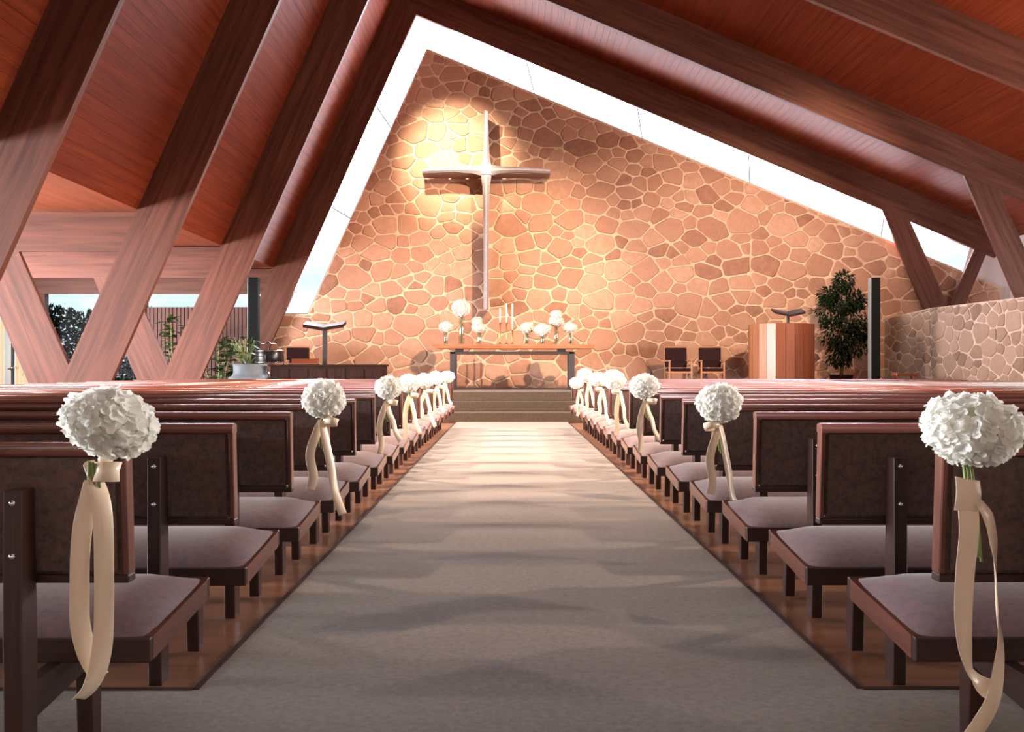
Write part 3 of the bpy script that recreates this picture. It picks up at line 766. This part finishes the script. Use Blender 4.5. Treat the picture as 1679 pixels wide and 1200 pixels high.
def bunch(side, k, label):
    yb = row_y(k) - .10
    t = thing('hydrangea_bunch', label, 'flowers', (side*HALF, yb, .84), 0, 'hydrangea bunches on the pew ends ' + SIDE[side])
    return t
rgb_ = random.Random(5)
for side in (1, -1):
    for k in BQ:
        lab = 'white hydrangea bunch with champagne ribbon, %s pew from the steps %s' % (rowname(k), SIDE[side])
        if k == -1:
            lab = ('large white hydrangea bunch with folded ribbon band and long looping tails %s' if side == 1 else
                   'large drooping white hydrangea bunch with knotted bow and crossing tails %s') % SIDE[side]
        t = bunch(side, k, lab)
        ox, oy, oz = t.location
        if k == -1:
            Y = oy
            loc = lambda px, py: (pxy(px, py, Y)[0]-ox, pxy(px, py, Y)[1]-oz)
            if side == 1:
                h = link('flower_head', heads[0], t); c = loc(1588, 706); h.location = (c[0], -.02, c[1]); h.scale = (1.08, 1.0, .98); h.rotation_euler = (0, .15, .4)
                c1 = loc(1578, 760); c2 = loc(1606, 905)
                stems(t, (c1[0], -.02, c1[1]+.03), (c2[0], .0, c2[1]))
                pts = [(*loc(1572, 781), -.045, 0), (*loc(1568, 805), -.062, 0), (*loc(1566, 832), -.058, 0)]
                ribbon_strip('ribbon_band', [(p[0], p[1], p[2], p[3]) for p in pts], .056, t)
                pts = [(1570, 828, -.055, 0), (1569, 870, -.06, .1), (1563, 930, -.06, .15), (1560, 1000, -.06, .25), (1564, 1050, -.058, .5), (1578, 1095, -.05, 1.0), (1600, 1117, -.045, .5), (1622, 1122, -.04, .3)]
                ribbon_strip('ribbon_tail', [(*loc(p[0], p[1]), p[2], p[3]) for p in pts], .047, t)
                pts = [(1588, 818, -.05, .9), (1602, 842, -.055, .6), (1612, 880, -.05, .7), (1616, 930, -.05, 1.1), (1618, 990, -.05, 1.2), (1621, 1040, -.055, .8), (1616, 1085, -.06, .45), (1606, 1130, -.065, .25), (1588, 1165, -.065, .1), (1566, 1197, -.065, .1)]
                ribbon_strip('ribbon_tail', [(*loc(p[0], p[1]), p[2], p[3]) for p in pts], .040, t)
            else:
                h = link('flower_head', heads[1], t); c = loc(188, 694); h.location = (c[0], -.02, c[1]); h.scale = (1.10, 1.0, .92); h.rotation_euler = (0, .33, 1.2)
                c1 = loc(172, 745); c2 = loc(186, 800)
                stems(t, (c1[0], -.02, c1[1]+.03), (c2[0], .02, c2[1]), 3)
                pts = [(168, 770, -.040, 0), (176, 768, -.066, 0), (192, 767, -.078, 0), (207, 768, -.072, 0), (214, 769, -.055, 0), (208, 770, -.036, 0), (192, 770, -.030, 0), (174, 771, -.036, 0)]
                ribbon_strip('ribbon_bow', [(*loc(p[0], p[1]), p[2], p[3]) for p in pts], .044, t, wv=(.12, 0, 1))
                pts = [(172, 764, -.036, 0), (164, 766, -.052, 0), (162, 772, -.060, 0), (168, 779, -.056, 0)]
                ribbon_strip('ribbon_fold', [(*loc(p[0], p[1]), p[2], p[3]) for p in pts], .040, t, wv=(-.4, 0, 1))
                MB().lathe([(.0001, -.02), (.014, -.014), (.017, 0), (.013, .014), (.0001, .02)], 0, 0, 10).obj('ribbon_knot', M['ribbon'], t)
                kn = t.children[-1]; c = loc(168, 782); kn.location = (c[0], -.05, c[1]); kn.rotation_euler = (0, .3, 0)
                pts = [(170, 785, -.05, .8), (166, 815, -.06, .5), (157, 850, -.06, .2), (152, 900, -.06, .1), (151, 960, -.06, .15), (152, 1010, -.06, .3), (161, 1055, -.055, .6), (172, 1083, -.05, .9), (180, 1098, -.05, .5)]
                ribbon_strip('ribbon_tail', [(*loc(p[0], p[1]), p[2], p[3]) for p in pts], .042, t)
                pts = [(172, 785, -.05, .9), (183, 815, -.055, .6), (189, 860, -.06, .3), (190, 930, -.06, .15), (190, 990, -.06, .2), (188, 1040, -.06, .3), (181, 1080, -.06, .6), (168, 1112, -.06, 1.0), (149, 1131, -.06, 1.15)]
                ribbon_strip('ribbon_tail', [(*loc(p[0], p[1]), p[2], p[3]) for p in pts], .042, t)
            continue
        # smaller bunches further along
        spec = {(1, 2): (1177, 662, 1.02), (-1, 2): (533, 655, 1.0), (1, 5): (1055, 634, 1.05), (-1, 5): (638, 636, .98), (1, 7): (1007, 623, 1.02),
                (-1, 7): (672, 629, .95), (1, 9): (979, 622, .85), (-1, 9): (695, 625, .95), (1, 11): (958, 615, .95), (-1, 11): (716, 620, .95),
                (1, 13): (945, 628, .98), (-1, 13): (734, 618, .95)}[(side, k)]
        cx_, cz_ = pxy(spec[0], spec[1], oy); hx, hz = cx_-ox, cz_-oz
        hx = max(-.09, min(.09, hx))
        h = link('flower_head', heads[rgb_.randrange(3)], t); h.location = (hx, -.03, hz); sc2 = spec[2]*1.06
        h.scale = (sc2, sc2, sc2*(1.08 if k == 2 else 1)); h.rotation_euler = (0, rgb_.uniform(-.25, .25), rgb_.uniform(0, 6))
        kz = hz-.105
        stems(t, (hx*.6, -.025, hz-.05), (0.012*side, -.01, kz-.13), 3)
        rr = rgb_
        # bow loop
        bs = -1 if (side, k) in ((1, 2), (1, 7), (1, 9), (-1, 13)) else 1
        ribbon_strip('ribbon_bow', [(0, kz, -.035, 0), (bs*.02, kz+.006, -.062, 0), (bs*.05, kz+.004, -.076, 0), (bs*.075, kz-.004, -.064, 0), (bs*.078, kz-.010, -.045, 0), (bs*.05, kz-.012, -.028, 0), (0, kz-.004, -.032, 0)], .036, t, wv=(bs*.25, 0, 1))
        tl = [( .34, .46), (.40, .30), (.42, .36), (.30, .40), (.36, .34), (.38, .3)][BQ.index(k)-1]
        dl = rr.uniform(.005, .03)
        ribbon_strip('ribbon_tail', [(0, kz, -.045, .6), (-.02-dl*.5, kz-.08, -.05, .3), (-.03-dl, kz-tl[0]*.5, -.052, .2), (-.025-dl*.6, kz-tl[0]*.8, -.05, .35), (-.035-dl*.8, kz-tl[0], -.05, .3)], .045, t)
        ribbon_strip('ribbon_tail', [(0, kz, -.045, .9), (.015, kz-.08, -.05, .6), (.03+dl*.5, kz-tl[1]*.5, -.05, .5), (.035+dl, kz-tl[1]*.75, -.055, .7), (.075+dl, kz-tl[1], -.06, .3)], .042, t)

# ------------------------------------------------------------------ cross
cr = thing('wall_cross', 'tall tapering silver metal cross mounted on the stone wall', 'cross', (-.585, 22.05, 5.63))
def taper(mb, pts):      # list of (x, z, half-width) along a straight arm, flared to the centre
    vs = []; n = len(pts); d = Vector((pts[-1][0]-pts[0][0], 0, pts[-1][1]-pts[0][1])).normalized(); nrm = Vector((-d.z, 0, d.x))
    for x, z, w in pts:
        for (s, yy) in ((-1, .0), (-.25, -.05), (.25, -.05), (1, .0), (1, .06), (-1, .06)):
            p = Vector((x, 0, z)) + nrm*w*s; vs.append((p.x, yy, p.z))
    fs = []
    for i in range(n-1):
        for k in range(6): fs.append((i*6+k, i*6+(k+1)%6, (i+1)*6+(k+1)%6, (i+1)*6+k))
    fs.append(tuple(range(5, -1, -1))); fs.append(tuple((n-1)*6+k for k in range(6)))
    mb.add(vs, fs)
    return mb
taper(MB(), [(0, -.12, .125), (0, -.35, .088), (0, -1.0, .070), (0, -2.2, .058), (0, -3.22, .062)]).obj('lower_arm', M['silver'], cr)
taper(MB(), [(0, .12, .12), (0, .3, .082), (0, .7, .062), (-.012, 1.37, .048)]).obj('upper_arm', M['silver'], cr)
taper(MB(), [(-.1, 0, .13), (-.3, .01, .085), (-.75, .02, .062), (-1.48, -.02, .052)]).obj('cross_arm', M['silver'], cr)
taper(MB(), [(.1, 0, .13), (.3, .01, .085), (.75, .015, .062), (1.48, -.02, .052)]).obj('cross_arm', M['silver'], cr)
MB().prism_y([(-.13, -.13), (.13, -.13), (.13, .13), (-.13, .13)], -.052, .06).obj('hub', M['silver'], cr, bevel=.02, seg=2)
MB().box(-1.49, 1.49, .055, .60, -.07, -.015).obj('rear_bar', M['bronze'], cr)
MB().box(-.035, .035, .055, .60, -3.2, 1.35).obj('rear_bar', M['bronze'], cr)
for z in (.9, -1.0, -2.8): MB().tube([(0, .58, z), (0, .68, z)], .05, 8).obj('wall_bracket', M['bronze'], cr)

# ------------------------------------------------------------------ altar and its flowers
AY = 21.0
al = thing('altar_table', 'long wooden altar table with dark metal legs on the platform', 'table', (0.05, AY, PZ))
at_ = 1.485-PZ
MB().add([(-1.66, -.4, at_-.02), (1.72, -.4, at_-.02), (1.72, .4, at_-.02), (-1.66, .4, at_-.02), (-1.80, -.45, at_+.075), (1.75, -.45, at_+.075), (1.75, .45, at_+.075), (-1.80, .45, at_+.075)],
         [(3,2,1,0),(4,5,6,7),(0,1,5,4),(1,2,6,5),(2,3,7,6),(3,0,4,7)]).obj('tabletop', M['altar_top'], al, bevel=.006)
for x in (-1.33, 1.26):
    for y in (-.30, .24): MB().box(x-.06, x+.06, y, y+.07, 0, at_-.09).obj('leg', M['iron'], al, bevel=.005)
for y in (-.30, .24): MB().box(-1.39, 1.32, y, y+.07, at_-.135, at_-.08).obj('rail', M['iron'], al, bevel=.005)
for x in (-1.2, 1.05):
    MB().box(x-.08, x+.08, -.28, .28, at_-.08, at_-.02).obj('spacer', M['iron'], al)
TZ = PZ + at_ + .075
def vase_of_flowers(px, py_head, r_px, h_px, vr, label, two=False, rim=566):
    X, Zh = pxy(px, py_head, AY)
    s = AY/F
    t = thing('flower_vase', label, 'vase', (X, AY-(.25 if px == 889 else .05), TZ), 0, 'vases on the altar')
    hz = Zh-TZ; hr = r_px*s
    vh = max(.12, hz-hr*.45)
    MB().lathe([(vr*.95, 0), (vr, .01), (vr*.85, vh*.5), (vr*1.02, vh), (vr*.96, vh), (vr*.80, vh*.5), (vr*.9, .025), (.0001, .02)], 0, 0, 20).obj('glass_vase', M['vase'], t)
    mb = MB()
    for i in range(4): mb.tube([((i-1.5)*.010, .01*(i % 2), .03), ((i-1.5)*.006, 0, vh+.04)], .005, 6)
    mb.obj('stem', M['stem'], t)
    h = link('flower_head', heads[int(px) % 3], t); h.location = (0, 0, hz); h.scale = (hr/.1, hr/.1, hr*h_px/.1); h.rotation_euler = (0, .1, px)
    if two:
        h2 = link('flower_head', heads[(int(px)+1) % 3], t); h2.location = (two[0], .02, hz+two[1]); h2.scale = (hr*.75/.1,)*3; h2.rotation_euler = (0, 0, 2)
vase_of_flowers(731, 537, 11, 1.0, .05, 'small hydrangea vase at the altar end by the lectern')
vase_of_flowers(757, 506, 15, 1.15, .07, 'tallest glass vase with a big hydrangea head on the altar')
vase_of_flowers(786, 538, 12, .85, .05, 'hydrangea vase with two heads, beside the candles', (-.05, .14))
vase_of_flowers(864, 538, 11.5, .95, .05, 'hydrangea vase first beyond the candles toward the pulpit')
vase_of_flowers(889, 542, 13, .95, .05, 'low drooping hydrangea vase before the tall vase at the pulpit end')
vase_of_flowers(912, 528, 12.5, .8, .06, 'tall hydrangea vase with a small second tier on top', (.0, .15))
vase_of_flowers(935, 538, 12, .9, .045, 'hydrangea vase at the altar end by the pulpit')
for px, top, mid, lab in ((820, 505, 529, 'brass candlestick with white taper, nearest the two-headed vase'), (830.5, 498, 529, 'brass candlestick with the highest white taper, middle of three'),
                          (840, 498, 541, 'low candlestick with long white taper, third in the row')):
    X, Zt = pxy(px, top, AY); Zm = pxy(px, mid, AY)[1]
    t = thing('candlestick', lab, 'candlestick', (X, AY-.1, TZ), 0, 'altar candlesticks')
    hm = Zm-TZ
    MB().lathe([(.06, 0), (.06, .012), (.02, .03), (.012, .06), (.012, hm-.04), (.03, hm-.02), (.034, hm), (.0001, hm)], 0, 0, 16).obj('stick', M['brass'], t)
    MB().lathe([(.017, hm), (.017, Zt-TZ-.01), (.006, Zt-TZ), (.0001, Zt-TZ)], 0, 0, 12).obj('candle', M['candle'], t)

# ------------------------------------------------------------------ chancel chairs
def make_chair(label, loc, rz):
    t = thing('chancel_chair', label, 'chair', loc, rz, 'maroon chancel chairs')
    w = .27
    for x in (-w, w-.035):
        MB().box(x, x+.035, -.25, -.215, 0, .62).obj('leg', M['chairwood'], t, bevel=.004)
        MB().hexa([(x, .2, 0), (x+.035, .2, 0), (x+.035, .24, 0), (x, .24, 0), (x, .25, .97), (x+.035, .25, .97), (x+.035, .285, .97), (x, .285, .97)]).obj('leg', M['chairwood'], t)
        MB().box(x-.008, x+.043, -.27, .25, .62, .65).obj('armrest', M['chairwood'], t, bevel=.008)
    MB().box(-w+.03, w-.03, -.25, .23, .40, .47).obj('seat', M['maroon'], t, bevel=.02, seg=2)
    MB().box(-w+.03, w-.03, -.25, .24, .36, .40).obj('seat_frame', M['chairwood'], t)
    MB().hexa([(-w+.02, .205, .49), (w-.02, .205, .49), (w-.02, .235, .49), (-w+.02, .235, .49), (-w+.02, .23, .94), (w-.02, .23, .94), (w-.02, .26, .94), (-w+.02, .26, .94)]).obj('backrest', M['maroon'], t, bevel=.01, seg=2)
    MB().box(-w, w, .245, .285, .94, .98).obj('top_rail', M['chairwood'], t, bevel=.006)
    return t
make_chair('maroon chair with wood frame beside another, farther from the pulpit', (3.79, 21.6, PZ), .06)
make_chair('maroon chair with wood frame next to the round pulpit', (4.54, 21.6, PZ), -.06)
make_chair('maroon chair standing alone behind the black drum', (-4.80, 21.5, PZ), .3)

# ------------------------------------------------------------------ pulpit
pu = thing('pulpit', 'round wooden pulpit of upright staves in two tones, one with a painted highlight', 'pulpit', (5.93, 20.9, PZ))
NS = 22; R_ = .70
tones = ['stave_b', 'stave_b', 'stave_a', 'stave_a', 'stave_a', 'stave_b']
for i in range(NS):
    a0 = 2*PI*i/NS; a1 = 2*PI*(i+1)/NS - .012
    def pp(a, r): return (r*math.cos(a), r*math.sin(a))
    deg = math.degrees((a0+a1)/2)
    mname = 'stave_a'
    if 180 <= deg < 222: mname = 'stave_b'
    if 236 <= deg < 247: mname = 'stave_glint'
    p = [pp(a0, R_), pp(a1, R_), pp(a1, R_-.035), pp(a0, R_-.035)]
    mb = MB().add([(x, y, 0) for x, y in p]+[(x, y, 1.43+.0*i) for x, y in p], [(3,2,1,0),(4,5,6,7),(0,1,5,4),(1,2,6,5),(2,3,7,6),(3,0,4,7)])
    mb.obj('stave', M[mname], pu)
MB().lathe([(.0001, .2), (R_-.04, .2), (R_-.04, 1.38), (.0001, 1.38)], 0, 0, 24, False).obj('inner_drum', M['darkwood'], pu)
def book_rest(parent, z, w, xo=0, d=.30, t_=.05):
    for s in (-1, 1):
        MB().hexa([(xo, -d/2-.03, z-.06), (xo+s*w/2, -d/2-.03, z+.01), (xo+s*w/2, d/2, z+.10), (xo, d/2, z+.02),
                   (xo, -d/2-.03, z-.06+t_), (xo+s*w/2, -d/2-.03, z+.01+t_), (xo+s*w/2, d/2, z+.10+t_), (xo, d/2, z+.02+t_)] if s > 0 else
                  [(xo+s*w/2, -d/2-.03, z+.01), (xo, -d/2-.03, z-.06), (xo, d/2, z+.02), (xo+s*w/2, d/2, z+.10),
                   (xo+s*w/2, -d/2-.03, z+.01+t_), (xo, -d/2-.03, z-.06+t_), (xo, d/2, z+.02+t_), (xo+s*w/2, d/2, z+.10+t_)]).obj('book_rest', M['darkwood'], parent)
book_rest(pu, 1.65, .66, .15)
MB().tube([(.15, 0, 1.38), (.15, 0, 1.64)], .03, 10).obj('book_rest_post', M['iron'], pu)

# ------------------------------------------------------------------ slender lectern
le = thing('lectern', 'slender lectern with a winged dark book rest on one post', 'lectern', (-4.02, 20.5, PZ))
book_rest(le, 1.33, .86, 0, .36, .07)
MB().box(-.045, .045, -.045, .045, .05, 1.32).obj('post', M['iron'], le, bevel=.006)
MB().box(-.28, .28, -.22, .22, 0, .05).obj('base', M['iron'], le, bevel=.01)

# ------------------------------------------------------------------ low dark console
co = thing('low_cabinet', 'low long dark wooden cabinet in front of the slender lectern', 'cabinet', (-3.78, 19.75, PZ))
MB().box(-1.17, 1.17, -.22, .22, 0, .51).obj('body', M['darkwood'], co, bevel=.006)
MB().box(-1.20, 1.20, -.24, .24, .51, .55).obj('top', M['darkwood'], co, bevel=.006)
for i in range(6): MB().box(-1.13+i*.383, -.79+i*.383, -.236, -.222, .05, .46).obj('panel', M['darkwood'], co, bevel=.004)
# wooden book stand lying on cabinet
bs = thing('music_rest', 'reddish wooden music rest lying on the low cabinet', 'stand', (-4.30, 19.75, PZ+.55))
MB().box(-.30, .30, -.12, .10, .0, .03).obj('ledge', M['stave_a'], bs, bevel=.004)
MB().hexa([(-.28, .02, .03), (.28, .02, .03), (.28, .05, .03), (-.28, .05, .03), (-.28, .08, .12), (.28, .08, .12), (.28, .11, .12), (-.28, .11, .12)]).obj('board', M['stave_a'], bs)

# drum and cymbal
dr = thing('drum', 'black drum with chrome hoops on thin legs', 'drum', (-5.24, 20.62, PZ))
MB().lathe([(.29, .58), (.30, .60), (.30, .83), (.29, .85)], 0, 0, 28).obj('shell', M['black'], dr)
for z in (.595, .845): MB().lathe([(.305, z-.015), (.318, z-.012), (.318, z+.012), (.300, z+.018), (.285, z+.012)], 0, 0, 28).obj('hoop', M['chrome'], dr)
for k in range(3):
    a = k*2*PI/3+.5; MB().tube([(.31*math.cos(a), .31*math.sin(a), .75), (.33*math.cos(a), .33*math.sin(a), 0)], .012, 8).obj('leg', M['chrome'], dr)
MB().lathe([(.0001, .855), (.285, .855)], 0, 0, 28).obj('head', M['darkwood'], dr)
cy = thing('cymbal_stand', 'chrome cymbal on a thin stand above the black drum', 'cymbal', (-5.40, 21.15, PZ))
MB().lathe([(.0001, 1.05), (.05, 1.045), (.06, 1.03), (.21, 1.015), (.21, 1.01), (.06, 1.02)], 0, 0, 28).obj('cymbal', M['chrome'], cy)
MB().tube([(0, 0, .25), (0, 0, 1.08)], .011, 8).obj('rod', M['chrome'], cy)
for k in range(3):
    a = k*2*PI/3; MB().tube([(0, 0, .4), (0.12*math.cos(a), .12*math.sin(a), .01)], .010, 8).obj('leg', M['chrome'], cy)

# column loudspeakers
def column(label, x, y, h, w=.21):
    t = thing('column_loudspeaker', label, 'loudspeaker', (x, y, PZ), 0, 'column loudspeakers')
    MB().box(-w/2, w/2, -.1, .1, .03, h).obj('cabinet', M['spk'], t, bevel=.008)
    MB().box(-w/2-.015, -w/2, -.11, .05, .03, h).obj('edge_trim', M['spk_edge'], t)
    MB().box(-w/2-.06, w/2+.06, -.15, .15, 0, .03).obj('foot', M['spk'], t)
column('tall thin black loudspeaker column behind the blue-grey planter', -5.77, 21.35, 2.50, .21)
column('tall thin black loudspeaker column beside the ficus tree', 7.82, 20.5, 2.42, .20)

# stool
so_ = thing('low_stool', 'small reddish wooden stool by the side stone wall', 'stool', (8.25, 19.95, PZ))
MB().box(-.23, .23, -.15, .15, .31, .37).obj('seat', M['stave_a'], so_, bevel=.01)
for sx in (-.2, .16):
    for sy_ in (-.12, .08): MB().box(sx, sx+.04, sy_, sy_+.04, 0, .31).obj('leg', M['stave_a'], so_)

# ------------------------------------------------------------------ plants
def leaf(mb, base, d, n, L_, W_, bend=.2):
    d = d.normalized(); s = d.cross(n).normalized(); n = s.cross(d).normalized()
    pts = []
    for t, w in ((0, .05), (.3, .9), (.62, .85), (1, .02)):
        c = base + d*L_*t - n*bend*L_*t*t
        pts += [c - s*W_/2*w, c - n*W_*.08, c + s*W_/2*w]
    fs = []
    for i in range(3): fs += [(3*i, 3*i+1, 3*i+4, 3*i+3), (3*i+1, 3*i+2, 3*i+5, 3*i+4)]
    mb.add(pts, fs, True)
rg = random.Random(3)
def rv(): return Vector((rg.gauss(0, 1), rg.gauss(0, 1), rg.gauss(0, 1))).normalized()
# ficus
fi = thing('ficus_tree', 'dark green potted ficus tree between pulpit and stone side wall', 'tree', (7.55, 21.75, PZ))
MB().lathe([(.20, 0), (.26, .30), (.28, .32), (.25, .32), (.22, .27), (.0001, .27)], 0, 0, 20).obj('pot', M['darkwood'], fi)
tb = MB(); tb.tube([(0, 0, .25), (.03, .02, .7), (-.02, 0, 1.2), (.02, 0, 1.9), (0, 0, 2.5)], [.045, .038, .032, .022, .008], 8)
for i in range(9):
    z = .75 + i*.18; a = rg.uniform(0, 6.28); r = rg.uniform(.25, .45)
    tb.tube([(0, 0, z), (r*.5*math.cos(a), r*.5*math.sin(a), z+.14), (r*math.cos(a), r*math.sin(a), z+.24)], [.014, .010, .004], 6)
tb.obj('trunk', M['bark'], fi)
lf = MB()
lobes = [(0, 0, 2.05, .36), (.06, 0, 2.45, .24), (-.22, .05, 1.75, .36), (.26, -.05, 1.62, .38), (-.12, -.1, 1.25, .42), (.24, .05, 1.08, .40), (.02, .1, .82, .34), (-.30, 0, 2.12, .22), (.34, 0, 2.02, .22), (.42, .05, 1.3, .26)]
for i in range(4200):
    lx, ly, lz, lr = rg.choice(lobes); d_ = rv()*lr*rg.uniform(.25, 1)**.5
    leaf(lf, Vector((lx, ly, lz)) + d_, d_.normalized() + Vector((0, 0, -.5)) + rv()*.6, Vector((0, 0, 1)) + rv()*.4, rg.uniform(.07, .12), .045)
lo_ = lf.obj('leaves', M['leaf_dark'], fi); lo_['kind'] = 'stuff'
# planter with plant
pl = thing('planter', 'round blue-grey planter with flared base and leafy plant', 'planter', (-5.42, 19.72, PZ))
MB().lathe([(.40, 0), (.44, .24), (.435, .27), (.37, .31), (.335, .37), (.335, .50), (.345, .56), (.31, .56), (.30, .5), (.0001, .5)], 0, 0, 32).obj('tub', M['planter'], pl)
MB().lathe([(.0001, .505), (.30, .505)], 0, 0, 24).obj('soil', M['soil'], pl)
lv = MB(); sm_ = MB()
for i in range(46):
    a = rg.uniform(0, 2*PI); h = rg.uniform(.12, .62); r = rg.uniform(.1, .38)
    tip = Vector((r*math.cos(a)-.12, r*math.sin(a), .52+h)); sm_.tube([(0.05*math.cos(a)-.05, .05*math.sin(a), .5), tuple(tip*.6+Vector((-.03, 0, .22))), tuple(tip)], .006, 5)
    leaf(lv, tip, Vector((math.cos(a), math.sin(a), rg.uniform(-.5, .6))), Vector((0, 0, 1))+rv()*.5, rg.uniform(.14, .24), rg.uniform(.08, .12))
sm_.obj('stem', M['stem'], pl); x_ = lv.obj('leaves', M['leaf'], pl); x_['kind'] = 'stuff'
def floor_plant(x, y, h, label, seed):
    r0 = random.Random(seed)
    t = thing('potted_plant', label, 'plant', (x, y, 0))
    MB().lathe([(.17, 0), (.22, .32), (.24, .34), (.21, .34), (.19, .30), (.0001, .30)], 0, 0, 20).obj('pot', M['darkwood'], t)
    s_ = MB(); l_ = MB()
    for i in range(6):
        a = r0.uniform(0, 6.28); q = [Vector((.05*math.cos(a), .05*math.sin(a), .3))]
        for j in range(4): q.append(q[-1]+Vector((.07*math.cos(a)+r0.uniform(-.05, .05), .07*math.sin(a)+r0.uniform(-.05, .05), (h-.3)/4*r0.uniform(.8, 1.1))))
        s_.tube(q, [.012, .010, .009, .007, .004], 6)
        for p in q[1:]:
            for j in range(7):
                b_ = r0.uniform(0, 6.28); leaf(l_, p+Vector((0, 0, r0.uniform(-.15, .15))), Vector((math.cos(b_), math.sin(b_), r0.uniform(-.4, .7))), Vector((0, 0, 1))+rv()*.4, r0.uniform(.16, .28), r0.uniform(.09, .13))
    s_.obj('stem', M['stem'], t); k_ = l_.obj('leaves', M['leaf'], t); k_['kind'] = 'stuff'
floor_plant(-7.55, 21.6, 2.05, 'tall leafy plant before the slatted wall, seen inside the narrower V', 4)
floor_plant(-6.55, 21.2, 1.55, 'shorter leafy plant before the slatted wall, behind the planter', 9)
# hedge outside
hg = MB()
for i in range(9000):
    x = rg.uniform(-12.0, -8.0); y = 23.75 + rg.uniform(-.35, .5); z = rg.uniform(0, 2.46 + .10*math.sin(x*3.1) + .06*math.sin(x*9))
    leaf(hg, Vector((x, y, z)), rv(), rv(), rg.uniform(.10, .18), .075)
for i in range(260):
    x = rg.uniform(-11.9, -8.7); leaf(hg, Vector((x, 23.8+rg.uniform(-.3, .3), 2.45+.1*math.sin(x*3.1))), Vector((rg.uniform(-.5, .5), 0, 1)), rv(), rg.uniform(.08, .16), .04)
ho = hg.obj('hedge', M['leaf_hedge']); tag(ho, 'dark clipped hedge outside the window behind the wider V', 'hedge'); ho['kind'] = 'stuff'
